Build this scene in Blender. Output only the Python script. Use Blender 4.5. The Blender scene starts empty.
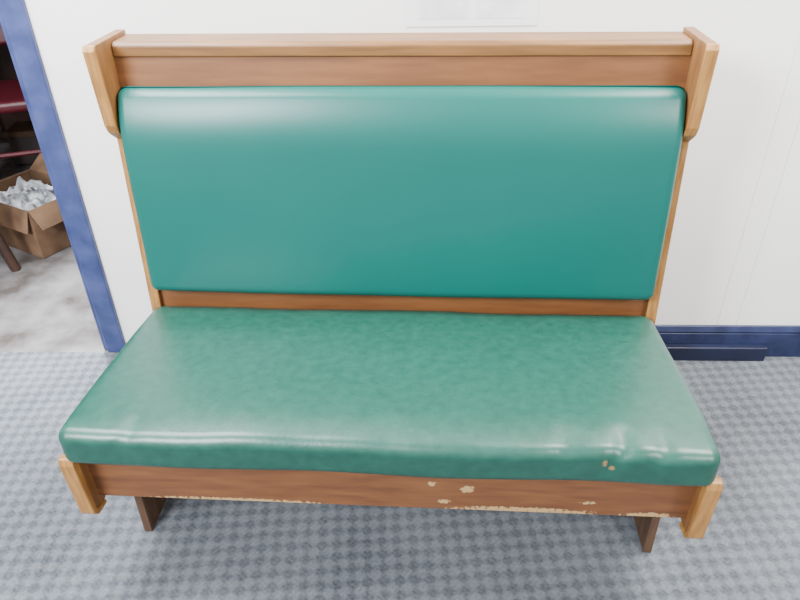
import bpy, bmesh, math, random
from mathutils import Vector, Matrix, noise
random.seed(3)
S=bpy.context.scene; C=S.collection
# ---------------------------------------------------------------- camera
CAM=Vector((0.067,-1.387,1.348)); YAW,PITCH,ROLL,FPX=-2.535,33.069,-1.182,681.4
y_,p_,r_=[math.radians(v) for v in (YAW,PITCH,ROLL)]
fw=Vector((math.sin(y_)*math.cos(p_),math.cos(y_)*math.cos(p_),-math.sin(p_)))
rt0=Vector((math.cos(y_),-math.sin(y_),0)); up0=rt0.cross(fw)
rt=rt0*math.cos(r_)+up0*math.sin(r_); up=-rt0*math.sin(r_)+up0*math.cos(r_)
cd=bpy.data.cameras.new('camera'); cam=bpy.data.objects.new('camera',cd); C.objects.link(cam)
cd.sensor_width=36; cd.lens=FPX/800*36; cd.clip_start=.02
M=Matrix((rt,up,-fw)).transposed().to_4x4(); M.translation=CAM; cam.matrix_world=M
S.camera=cam
def ray(u,v): return fw+rt*((u-400)/FPX)+up*((300-v)/FPX)
def on_z(u,v,z=0): d=ray(u,v); return CAM+d*((z-CAM.z)/d.z)
def on_y(u,v,y): d=ray(u,v); return CAM+d*((y-CAM.y)/d.y)
# ---------------------------------------------------------------- materials
def lin(c):
    return tuple(((x/255)/12.92 if x/255<=.04045 else ((x/255+.055)/1.055)**2.4) for x in c)+(1,)
def mat(name,c1,c2=None,rough=.5,scale=8,stretch=(1,1,1),bump=0,bscale=200,detail=4,spec=.5,lo=.35,hi=.65,coat=0):
    m=bpy.data.materials.new(name); m.use_nodes=True; nt=m.node_tree; N=nt.nodes; L=nt.links
    b=N['Principled BSDF']; b.inputs['Roughness'].default_value=rough; b.inputs['Specular IOR Level'].default_value=spec
    b.inputs['Coat Weight'].default_value=coat
    tc=N.new('ShaderNodeTexCoord'); mp=N.new('ShaderNodeMapping'); mp.inputs['Scale'].default_value=stretch
    L.new(tc.outputs['Object'],mp.inputs['Vector'])
    n=N.new('ShaderNodeTexNoise'); n.inputs['Scale'].default_value=scale; n.inputs['Detail'].default_value=detail
    L.new(mp.outputs['Vector'],n.inputs['Vector'])
    r=N.new('ShaderNodeValToRGB'); r.name='ramp'; r.color_ramp.elements[0].position=lo; r.color_ramp.elements[1].position=hi
    r.color_ramp.elements[0].color=lin(c1); r.color_ramp.elements[1].color=lin(c2 or c1)
    L.new(n.outputs['Fac'],r.inputs['Fac']); L.new(r.outputs['Color'],b.inputs['Base Color'])
    if bump:
        n2=N.new('ShaderNodeTexNoise'); n2.inputs['Scale'].default_value=bscale; n2.inputs['Detail'].default_value=3
        L.new(tc.outputs['Object'],n2.inputs['Vector'])
        bp=N.new('ShaderNodeBump'); bp.inputs['Strength'].default_value=bump; bp.inputs['Distance'].default_value=.002
        L.new(n2.outputs['Fac'],bp.inputs['Height']); L.new(bp.outputs['Normal'],b.inputs['Normal'])
    return m
def spots(m,pts,col,edge=.5,nscale=60):
    """worn patches: list of (centre, radii) in the object's own space"""
    nt=m.node_tree; N=nt.nodes; L=nt.links; b=N['Principled BSDF']
    src=b.inputs['Base Color'].links[0].from_socket
    tc=N.new('ShaderNodeTexCoord'); nz=N.new('ShaderNodeTexNoise'); nz.inputs['Scale'].default_value=nscale; nz.inputs['Detail'].default_value=4
    L.new(tc.outputs['Object'],nz.inputs['Vector'])
    acc=None
    for c,rad in pts:
        s=N.new('ShaderNodeVectorMath'); s.operation='SUBTRACT'; s.inputs[1].default_value=c; L.new(tc.outputs['Object'],s.inputs[0])
        d=N.new('ShaderNodeVectorMath'); d.operation='DIVIDE'; d.inputs[1].default_value=rad; L.new(s.outputs[0],d.inputs[0])
        ln=N.new('ShaderNodeVectorMath'); ln.operation='LENGTH'; L.new(d.outputs[0],ln.inputs[0])
        mr=N.new('ShaderNodeMapRange'); mr.inputs[1].default_value=1.0; mr.inputs[2].default_value=.3; L.new(ln.outputs['Value'],mr.inputs[0])
        if acc is None: acc=mr.outputs[0]
        else:
            mx=N.new('ShaderNodeMath'); mx.operation='MAXIMUM'; L.new(acc,mx.inputs[0]); L.new(mr.outputs[0],mx.inputs[1]); acc=mx.outputs[0]
    mu=N.new('ShaderNodeMath'); mu.operation='MULTIPLY'; L.new(acc,mu.inputs[0]); L.new(nz.outputs['Fac'],mu.inputs[1])
    th=N.new('ShaderNodeMapRange'); th.inputs[1].default_value=edge*.8; th.inputs[2].default_value=edge; L.new(mu.outputs[0],th.inputs[0])
    mix=N.new('ShaderNodeMix'); mix.data_type='RGBA'; L.new(th.outputs[0],mix.inputs[0]); L.new(src,mix.inputs[6]); mix.inputs[7].default_value=lin(col)
    L.new(mix.outputs[2],b.inputs['Base Color'])
M_wall=mat('white_wall_paint',(244,242,238),(248,246,242),.38,2.5,bump=.05,bscale=30)
M_blue=mat('blue_gloss_paint',(44,54,98),(64,75,122),.42,14,bump=.1,bscale=40,detail=9)
M_base=mat('dark_blue_gloss_paint',(24,31,62),(42,50,86),.42,14,detail=9)
M_navy=mat('navy_gloss_paint',(18,22,44),(28,34,62),.4,6)
M_panel=mat('brown_plywood',(102,62,32),(119,75,40),.46,6,(1,4,8),bump=.06,bscale=60,detail=6)
M_rail=mat('worn_brown_rail',(94,57,32),(116,73,41),.55,7,(1,4,8),bump=.06,bscale=60,detail=7)
M_cap=mat('brown_oak_cap',(104,70,34),(126,86,44),.45,6,(1,8,12),bump=.08,bscale=60,detail=5)
M_side=mat('brown_oak_board',(108,71,36),(130,88,48),.48,7,(14,8,1.2),bump=.1,bscale=60)
M_edge=mat('golden_oak_edge',(138,94,44),(166,120,64),.45,9,(14,8,1.5),bump=.12,bscale=80)
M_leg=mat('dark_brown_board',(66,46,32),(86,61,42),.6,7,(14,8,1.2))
M_back=mat('teal_vinyl',(2,84,77),(4,87,79),.36,3,bump=.04,bscale=260,spec=.45)
M_seat=mat('green_vinyl',(17,66,55),(29,80,67),.36,50,bump=.14,bscale=150,detail=7,lo=.25,hi=.75,spec=.55)
spots(M_rail,[((.165,-.463,.306),(.026,.02,.019)),((.095,-.463,.318),(.014,.02,.014)),((.28,-.463,.248),(.28,.03,.022)),((.12,-.463,.268),(.025,.03,.012)),((-.30,-.463,.248),(.34,.03,.013)),((.52,-.463,.248),(.10,.03,.020)),((.40,-.463,.280),(.03,.03,.009))],(172,140,96),.42,130)
spots(M_seat,[((.402,-.52,.440),(.011,.03,.020)),((.415,-.52,.430),(.012,.03,.010))],(138,108,72),.40,520)
# ---------------------------------------------------------------- mesh helpers
def link(name,bm,m,parent=None,smooth=False):
    bmesh.ops.recalc_face_normals(bm,faces=bm.faces[:])
    me=bpy.data.meshes.new(name); bm.to_mesh(me); bm.free(); me.materials.append(m)
    if smooth:
        for p in me.polygons: p.use_smooth=True
    o=bpy.data.objects.new(name,me); C.objects.link(o)
    if parent: o.parent=parent
    return o
def bev(o,w=.002,seg=2):
    b=o.modifiers.new('bevel','BEVEL'); b.width=w; b.segments=seg; b.limit_method='ANGLE'; return o
def add_box(bm,x0,x1,y0,y1,z0,z1,mtx=None):
    vs=[bm.verts.new(Vector((x,y,z)) if mtx is None else mtx@Vector((x,y,z))) for x in (x0,x1) for y in (y0,y1) for z in (z0,z1)]
    for f in ((0,1,3,2),(4,6,7,5),(0,4,5,1),(2,3,7,6),(0,2,6,4),(1,5,7,3)): bm.faces.new([vs[i] for i in f])
def box(name,x0,x1,y0,y1,z0,z1,m,parent=None,b=.002):
    bm=bmesh.new(); add_box(bm,x0,x1,y0,y1,z0,z1); o=link(name,bm,m,parent)
    return bev(o,b) if b else o
def prism(name,poly,x0,x1,m,parent=None,b=.002):
    bm=bmesh.new()
    a=[bm.verts.new((x0,y,z)) for y,z in poly]; c=[bm.verts.new((x1,y,z)) for y,z in poly]
    bm.faces.new(a); bm.faces.new(c[::-1]); n=len(poly)
    for i in range(n): bm.faces.new((a[i],c[i],c[(i+1)%n],a[(i+1)%n]))
    o=link(name,bm,m,parent); return bev(o,b) if b else o
def samples(h,r,n,k=7):
    c=[h-r+r*math.tan(math.pi/4*i/k) for i in range(k,0,-1)]
    mid=[-(h-r)+2*(h-r)*i/n for i in range(n+1)]
    return [-v for v in c]+mid+c[::-1]
def pillow(hx,hy,hz,r,nx,ny,nz,shape):
    """rounded cushion; shape(p,n) -> moved point"""
    bm=bmesh.new(); cache={}
    X=samples(hx,r,nx); Y=samples(hy,r,ny); Z=samples(hz,r,nz)
    def V(x,y,z):
        k=(round(x,6),round(y,6),round(z,6))
        if k in cache: return cache[k]
        p=Vector((x,y,z)); q=Vector([max(-(h-r),min(h-r,v)) for v,h in zip(p,(hx,hy,hz))])
        d=(p-q); d=d.normalized() if d.length>1e-9 else d
        w=q+d*r; cache[k]=bm.verts.new(shape(w,d)); return cache[k]
    for A,B,f in ((X,Y,lambda a,b,s:(a,b,s*hz)),(X,Z,lambda a,b,s:(a,s*hy,b)),(Y,Z,lambda a,b,s:(s*hx,a,b))):
        for s in (-1,1):
            for i in range(len(A)-1):
                for j in range(len(B)-1):
                    bm.faces.new([V(*f(A[i],B[j],s)),V(*f(A[i+1],B[j],s)),V(*f(A[i+1],B[j+1],s)),V(*f(A[i],B[j+1],s))])
    return bm
def thing(name,label,cat,loc=(0,0,0),rz=0,group=None):
    o=bpy.data.objects.new(name,None); C.objects.link(o); o.location=loc; o.rotation_euler=(0,0,rz); o.empty_display_size=.1
    o['label']=label; o['category']=cat
    if group:o['group']=group
    return o
def struct(o): o['kind']='structure'; return o
# ---------------------------------------------------------------- the bench
bench=thing('booth_bench','wooden restaurant booth bench with green vinyl seat and teal padded back','bench',(0,0,0),math.radians(-1.749))
H=1.040; HO=.621; T=.022
yl=lambda z: .059*(z-.414)/.619
for s in (-1,1):
    x0,x1=(HO-T,HO) if s>0 else (-HO,-HO+T)
    front=[(yl(0),0),(yl(.832),.832),(.026,.842),(.009,.856),(.000,.874),(-.012,1.030),(-.006,H)]
    back=[(.153,H),(.153,0)]
    inner=[(y+.007,z) for y,z in front]; inner[-1]=(.002,H)
    e=prism('end_board',inner+back,x0,x1,M_side,bench,.0015)
    ed=prism('edge_band',front+[(y-.0002,z) for y,z in inner[::-1]],x0-.0015,x1+.0015,M_edge,e,.0015)
    ed['label']='golden oak front edge of the end board'
bp=prism('back_panel',[(yl(.05)+.014,.05),(yl(1)+.014,1.0),(yl(1)+.03,1.0),(yl(.05)+.03,.05)],-HO+T,HO-T,M_panel,bench,0)
box('rear_panel',-HO+T,HO-T,.141,.153,.05,1.0,M_panel,bench,.001)
prism('top_rail',[(.066,1.001),(.066,1.024),(.074,1.031),(.153,1.031),(.153,1.001)],-HO+T+.0005,HO-T-.0005,M_cap,bench,.003)
# back cushion
ang=math.atan(.059/.619)
def shape_back(p,n):
    q=p.copy(); u=abs(p.x)/.597; v=abs(p.z)/.24
    if p.y<0:
        q.y-=.006*(1-u**6)*(1-v**4)
        w=1+.35*min(1,u**2)                       # padding thinner towards the upper corners
        q.y+=.022*w*max(0,(p.z-.12)/.12)**2
    q.z-=.002*(1-u**2)*(1 if p.z<0 else 0)
    k=noise.noise(Vector((p.x*3,p.y*3,p.z*3+4)))*.003
    return q+n*k
bm=pillow(.597,.030,.239,.022,50,1,22,shape_back)
bm.transform(Matrix.Translation((0,yl(.708)+.014-.031,.710))@Matrix.Rotation(-ang,4,'X'))
bc=link('back_cushion',bm,M_back,bench,True); bc['label']='teal vinyl padded back cushion'
# seat cushion
def shape_seat(p,n):
    q=p.copy(); u=abs(p.x)/.612; v=(p.y)/.26
    t=max(0,min(1,(p.y+.258)/.516)); k=(p.z+.044)/.088
    q.z+=k*(-.050*t+.009*(1-u**6)*(1-abs(v)**4)-.006*max(0,(-p.y-.17)/.09)**2)
    q.x*=1+.008*math.sin(math.pi*t)
    if p.y<0:
        f=min(1,-p.y/.2)
        q.y-=.006*noise.noise(Vector((p.x*4,0,0)))*f
        q.z+=.006*noise.noise(Vector((p.x*6,3,1)))*f*k
    if p.y<-.2:
        for c0,w0,a0 in ((.30,.02,1.0),(.40,.016,2.0),(.47,.014,1.2),(-.50,.016,.8)):
            dx=p.x-c0-(p.z*.8); g=math.exp(-(dx/w0)**2)*k*a0; q.z-=.003*g; q.y+=.002*g
    m=(noise.noise(Vector((p.x*5,p.y*5,0)))*.004+noise.noise(Vector((p.x*14,p.y*14,7)))*.0010)*k
    return q+n*m
bm=pillow(.605,.256,.044,.024,120,24,5,shape_seat)
bm.transform(Matrix.Translation((0,-.260,.427)))
sc=link('seat_cushion',bm,M_seat,bench,True); sc['label']='dark green vinyl seat cushion with a small scuff'
box('seat_deck',-HO+T,HO-T,-.44,-.01,.360,.381,M_panel,bench,.001)
fr=box('front_rail',-HO+.025,HO-.025,-.462,-.442,.246,.383,M_rail,bench,.0015); fr['label']='brown front rail with chipped lower edge'
for s in (-1,1):
    x0,x1=(HO-.026,HO-.002) if s>0 else (-HO+.002,-HO+.026)
    e=prism('seat_side',[(-.486,.388),(-.484,.237),(-.476,.226),(-.448,.220),(-.40,.252),(-.045,.262),(-.045,.380)],x0,x1,M_side,bench,.0015)
    b=prism('edge_band',[(-.4862,.391),(-.502,.391),(-.506,.376),(-.498,.232),(-.484,.214),(-.448,.210),(-.4475,.2195),(-.4765,.2255),(-.4845,.237)],x0-.003,x1+.003,M_edge,e,.003)
    b['label']='golden oak front edge of the seat side'
for s in (-1,1):
    x0,x1=(.579,.598) if s>0 else (-.594,-.575)
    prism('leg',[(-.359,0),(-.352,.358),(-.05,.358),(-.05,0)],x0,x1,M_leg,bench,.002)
# ---------------------------------------------------------------- room
WY=.372
def carpet():
    m=bpy.data.materials.new('woven_grey_carpet'); m.use_nodes=True; nt=m.node_tree; N=nt.nodes; L=nt.links
    b=N['Principled BSDF']; b.inputs['Roughness'].default_value=.9; b.inputs['Specular IOR Level'].default_value=.15
    tc=N.new('ShaderNodeTexCoord'); mp=N.new('ShaderNodeMapping'); mp.inputs['Rotation'].default_value=(0,0,math.radians(40))
    L.new(tc.outputs['Object'],mp.inputs['Vector'])
    dn=N.new('ShaderNodeTexNoise'); dn.inputs['Scale'].default_value=9; dn.inputs['Detail'].default_value=4; L.new(tc.outputs['Object'],dn.inputs['Vector'])
    ad=N.new('ShaderNodeVectorMath'); ad.operation='MULTIPLY_ADD'; ad.inputs[1].default_value=(.014,.014,0); L.new(dn.outputs['Color'],ad.inputs[0]); L.new(mp.outputs[0],ad.inputs[2])
    sp=N.new('ShaderNodeSeparateXYZ'); L.new(ad.outputs[0],sp.inputs[0])
    def mth(op,x,y=None,yv=None,clamp=False):
        a=N.new('ShaderNodeMath'); a.operation=op; a.use_clamp=clamp; L.new(x,a.inputs[0])
        if y is not None: L.new(y,a.inputs[1])
        if yv is not None: a.inputs[1].default_value=yv
        return a.outputs[0]
    def sn(o,per): return mth('SINE',mth('MULTIPLY',o,yv=2*math.pi/per))
    P=.050
    su=sn(sp.outputs[0],P); sv=sn(sp.outputs[1],P)
    ck=mth('ADD',mth('MULTIPLY',mth('MULTIPLY',su,sv),yv=1.0),yv=.5,clamp=True)   # soft basket-weave squares, alternately along u and v
    ru=sn(sp.outputs[0],P/5); rv=sn(sp.outputs[1],P/5)
    mix=N.new('ShaderNodeMix'); mix.data_type='FLOAT'; L.new(ck,mix.inputs[0]); L.new(ru,mix.inputs[2]); L.new(rv,mix.inputs[3])
    mixp=mth('ADD',mth('MULTIPLY',mix.outputs[0],yv=.05),mth('MULTIPLY',ck,yv=.42))
    nz=N.new('ShaderNodeTexNoise'); nz.inputs['Scale'].default_value=130; nz.inputs['Detail'].default_value=5; L.new(tc.outputs['Object'],nz.inputs['Vector'])
    a2=mth('ADD',mixp,mth('MULTIPLY',nz.outputs['Fac'],yv=-1.0))
    big=N.new('ShaderNodeTexNoise'); big.inputs['Scale'].default_value=3; big.inputs['Detail'].default_value=6; L.new(tc.outputs['Object'],big.inputs['Vector'])
    a3=mth('ADD',a2,mth('MULTIPLY',big.outputs['Fac'],yv=-1.0))
    mr=N.new('ShaderNodeMapRange'); mr.inputs[1].default_value=-1.55; mr.inputs[2].default_value=-.05; L.new(a3,mr.inputs[0])
    r=N.new('ShaderNodeValToRGB'); r.color_ramp.elements[0].color=lin((126,130,136)); r.color_ramp.elements[1].color=lin((38,43,51))
    L.new(mr.outputs[0],r.inputs['Fac']); L.new(r.outputs['Color'],b.inputs['Base Color'])
    bp=N.new('ShaderNodeBump'); bp.inputs['Strength'].default_value=.25; bp.inputs['Distance'].default_value=.002; L.new(nz.outputs['Fac'],bp.inputs['Height']); L.new(bp.outputs['Normal'],b.inputs['Normal'])
    return m
M_conc=mat('grey_concrete',(72,66,63),(130,127,128),.26,5,bump=.2,bscale=30,detail=10,lo=.35,hi=.62)
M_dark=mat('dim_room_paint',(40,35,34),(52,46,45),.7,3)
struct(box('floor',-3.5,3.5,-3.5,WY-.012,-.1,0,carpet(),None,0))
struct(box('floor',-5,3.5,WY-.012,4.0,-.1,-.003,M_conc,None,0))
# wall with panel seams
bm=bmesh.new(); x=-.912
for sx in [.97,1.03,2.19,3.5]:
    g=.0014 if sx!=1.03 else .0008
    add_box(bm,x,sx-g,WY,WY+.10,0,2.6); x=sx+g
add_box(bm,-.912,3.5,WY+.002,WY+.10,0,2.6)
add_box(bm,-3.5,-1.9,WY,WY+.10,0,2.6)
add_box(bm,-1.9,-.912,WY,WY+.10,2.08,2.6)
struct(link('wall_back',bm,M_wall))
bm=bmesh.new(); add_box(bm,-.974,-.912,WY-.014,WY+.114,0,2.08); add_box(bm,-.992,-.974,WY+.0,WY+.10,0,2.08)
struct(bev(link('trim_1',bm,M_blue),.005,3))
bm=bmesh.new(); add_box(bm,-1.9,-1.84,WY-.014,WY+.114,0,2.08); struct(bev(link('trim_2',bm,M_blue),.004))
bm=bmesh.new(); add_box(bm,-1.84,-.972,WY-.014,WY+.114,2.02,2.08); struct(bev(link('trim_3',bm,M_blue),.004))
poly=[(WY,0),(WY-.012,0),(WY-.012,.088),(WY-.006,.090),(WY-.012,.094),(WY-.006,.112),(WY,.114)]
struct(prism('baseboard_back',poly,.35,3.5,M_base,None,.001))
struct(box('trim_4',.5,1.13,WY-.036,WY-.0125,0,.050,M_navy,None,.003))
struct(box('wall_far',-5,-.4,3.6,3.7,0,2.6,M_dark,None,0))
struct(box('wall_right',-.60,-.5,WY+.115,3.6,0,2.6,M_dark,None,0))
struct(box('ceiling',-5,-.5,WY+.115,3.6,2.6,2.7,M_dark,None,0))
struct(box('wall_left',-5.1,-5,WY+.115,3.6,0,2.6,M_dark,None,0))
# cover plate on the wall
a=on_y(406,27,WY); b_=on_y(537,24,WY)
pw=b_.x-a.x
M_pl=mat('white_plastic',(236,236,236),(243,243,242),.3,5); M_gr=mat('grey_plastic_window',(214,216,224),(240,240,242),.25,14)
pl=thing('wall_cover_plate','white plastic cover plate on the wall directly above the bench back','wall plate',((a.x+b_.x)/2,WY,min(a.z,b_.z)))
bev(box('plate',-pw/2,pw/2,-.0022,0,0,.20,M_pl,pl,0),.001,2)
for i,(xa,xb) in enumerate(((-pw*.40,-.01),(.01,pw*.40))):
    bev(box('cover_insert',xa,xb,-.0028,-.0020,.018,.17,M_gr,pl,0),.0003,2)
# ---------------------------------------------------------------- things in the next room
M_card=mat('brown_cardboard',(84,60,42),(120,91,66),.8,9,detail=8); M_foil=mat('silver_foil',(90,92,98),(228,230,234),.3,16)
M_mar=mat('maroon_vinyl',(76,14,26),(92,22,34),.45,8); M_dw=mat('dark_walnut',(52,34,28),(80,54,42),.5,8)
cb=on_z(40,250)
crt=thing('cardboard_carton','open brown cardboard carton on the concrete floor beyond the doorway','box',(cb.x-.05,cb.y+.14,0),math.radians(-28))
bm=bmesh.new(); w,d,h,t=.19,.14,.21,.004
add_box(bm,-w,w,-d,d,0,t); add_box(bm,-w,w,-d,-d+t,t,h); add_box(bm,-w,w,d-t,d,t,h); add_box(bm,-w,-w+t,-d+t,d-t,t,h); add_box(bm,w-t,w,-d+t,d-t,t,h)
link('carton_body',bm,M_card,crt)
for (px,py,ax,sg,ln,an) in ((0,-d,'X',1,w,72),(0,d,'X',-1,w,-35),(w,0,'Y',1,d,50),(-w,0,'Y',-1,d,30)):
    bm=bmesh.new()
    if ax=='X': add_box(bm,-ln,ln,-.09 if sg>0 else 0,0 if sg>0 else .09,0,t); R=Matrix.Rotation(math.radians(an)*sg,4,'X')
    else: add_box(bm,-.09 if sg<0 else 0,0 if sg<0 else .09,-ln,ln,0,t); R=Matrix.Rotation(math.radians(an)*sg,4,'Y')
    bm.transform(Matrix.Translation((px,py,h))@R); link('flap',bm,M_card,crt)
bm=pillow(.165,.115,.10,.05,20,16,6,lambda p,n:p+n*(.03*noise.noise(p*18)-.018)+Vector((0,0,max(0,p.z)*.4*noise.noise(p*30))))
bag=link('plastic_bag',bm,M_foil,None,False); bag.location=(crt.location.x,crt.location.y,.112); bag.rotation_euler=(0,0,crt.rotation_euler.z)
bag['label']='crumpled silvery plastic bag filling the open cardboard carton'; bag['category']='bag'
def bar(name,p,q,r,m,parent):
    p=Vector(p);q=Vector(q); bm=bmesh.new()
    bmesh.ops.create_cone(bm,cap_ends=True,segments=12,radius1=r*.8,radius2=r,depth=(q-p).length)
    bm.transform(Matrix.Translation((p+q)/2)@(q-p).to_track_quat('Z','Y').to_matrix().to_4x4()); return link(name,bm,m,parent,False)
ft=on_z(16,269)
tb=thing('side_table','dark wooden side table left of the doorway with one splayed leg in view','table',(ft.x-.21,ft.y-.21,0))
for sx in (-1,1):
    for sy in (-1,1): bar('leg',(sx*.21,sy*.21,0),(sx*.16,sy*.16,.45),.024,M_dw,tb)
box('tabletop',-.2,.2,-.2,.2,.45,.475,M_dw,tb,.004)
sp_=on_y(8,110,1.70)
chair=thing('dining_chair','maroon padded wooden chair standing behind the open cardboard carton','chair',(sp_.x,1.70,0),math.radians(20))
for sx in (-1,1):
    bar('leg',(sx*.21,-.21,0),(sx*.18,-.18,.43),.018,M_dw,chair)
    bar('leg',(sx*.2,.24,0),(sx*.18,.18,.43),.018,M_dw,chair)
    bar('back_post',(sx*.18,.18,.43),(sx*.18,.26,.9),.016,M_mar,chair)
    bar('stretcher',(sx*.2,-.2,.16),(sx*.195,.22,.16),.012,M_mar,chair)
bar('stretcher',(-.2,-.2,.24),(.2,-.2,.24),.012,M_mar,chair)
link('seat',(lambda b:(b.transform(Matrix.Translation((0,0,.45))),b)[1])(pillow(.21,.21,.028,.024,8,8,1,lambda p,n:p)),M_mar,chair,True)
link('backrest',(lambda b:(b.transform(Matrix.Translation((0,.235,.76))@Matrix.Rotation(math.radians(-10),4,'X')),b)[1])(pillow(.17,.02,.13,.018,8,1,8,lambda p,n:p)),M_mar,chair,True)
cx=on_y(40,100,2.3).x
sf=thing('storage_cabinet','dark wooden cabinet in the dim room behind the maroon chair','cabinet',(cx-.25,2.5,0))
box('body',-.7,.7,-.2,.2,.04,1.5,M_dw,sf,.003); box('plinth',-.66,.66,-.17,.19,0,.04,M_dw,sf,0)
for s in (-1,1):
    dr=box('door',min(.01*s,.66*s),max(.01*s,.66*s),-.216,-.2005,.08,1.44,M_dw,sf,.004)
    bar('handle',(s*.06,-.235,.65),(s*.06,-.235,.80),.007,M_foil,dr)
sb=on_z(42,158)
b0=thing('storage_box','small dark grey lidded box on the floor between carton and cabinet','box',(sb.x+.02,2.10,0),math.radians(10))
M_bin=mat('dark_grey_card',(60,52,50),(84,72,66),.7,9)
box('box_body',-.13,.13,-.09,.09,0,.15,M_bin,b0,.003); box('lid',-.136,.136,-.096,.096,.1505,.18,M_card,b0,.003)
# ---------------------------------------------------------------- light
W=bpy.data.worlds.new('world'); S.world=W; W.use_nodes=True
W.node_tree.nodes['Background'].inputs[0].default_value=lin((240,240,243)); W.node_tree.nodes['Background'].inputs[1].default_value=1.1
def area(name,loc,target,sx,sy,power,col=(1,1,1)):
    l=bpy.data.lights.new(name,'AREA'); l.shape='RECTANGLE'; l.size=sx; l.size_y=sy; l.energy=power; l.color=col
    o=bpy.data.objects.new(name,l); C.objects.link(o); o.location=loc
    o.rotation_euler=(Vector(target)-Vector(loc)).to_track_quat('-Z','Y').to_euler(); return o
area('ceiling_lamp_one',(-1.2,-.2,2.6),(-.4,.25,.6),1.2,.9,160,(.96,.98,1))
area('ceiling_lamp_two',(1.4,-.2,2.6),(.4,.25,.6),1.0,.9,130,(1,.98,.93))
area('sheen_fill_left',(-1.5,-2.3,2.2),(-.3,0,.8),.9,.6,190,(.92,.96,1))  # added fill behind the camera, gives the back cushion its top sheen
area('sheen_fill_right',(1.9,-2.3,2.2),(.4,0,.8),.6,.5,65,(1,.98,.94))  # weaker added fill for sheen on the right side, no actual window
l=bpy.data.lights.new('threshold_fill_spot','SPOT'); l.energy=1500; l.spot_size=math.radians(30); l.spot_blend=1; l.shadow_soft_size=.15; l.color=(.93,.97,1)  # unseen spot added to brighten the concrete near the threshold
o=bpy.data.objects.new('threshold_fill_spot',l); C.objects.link(o); o.location=(-1.3,1.0,2.45); o.rotation_euler=(Vector((-1.15,.45,0))-Vector(o.location)).to_track_quat('-Z','Y').to_euler()
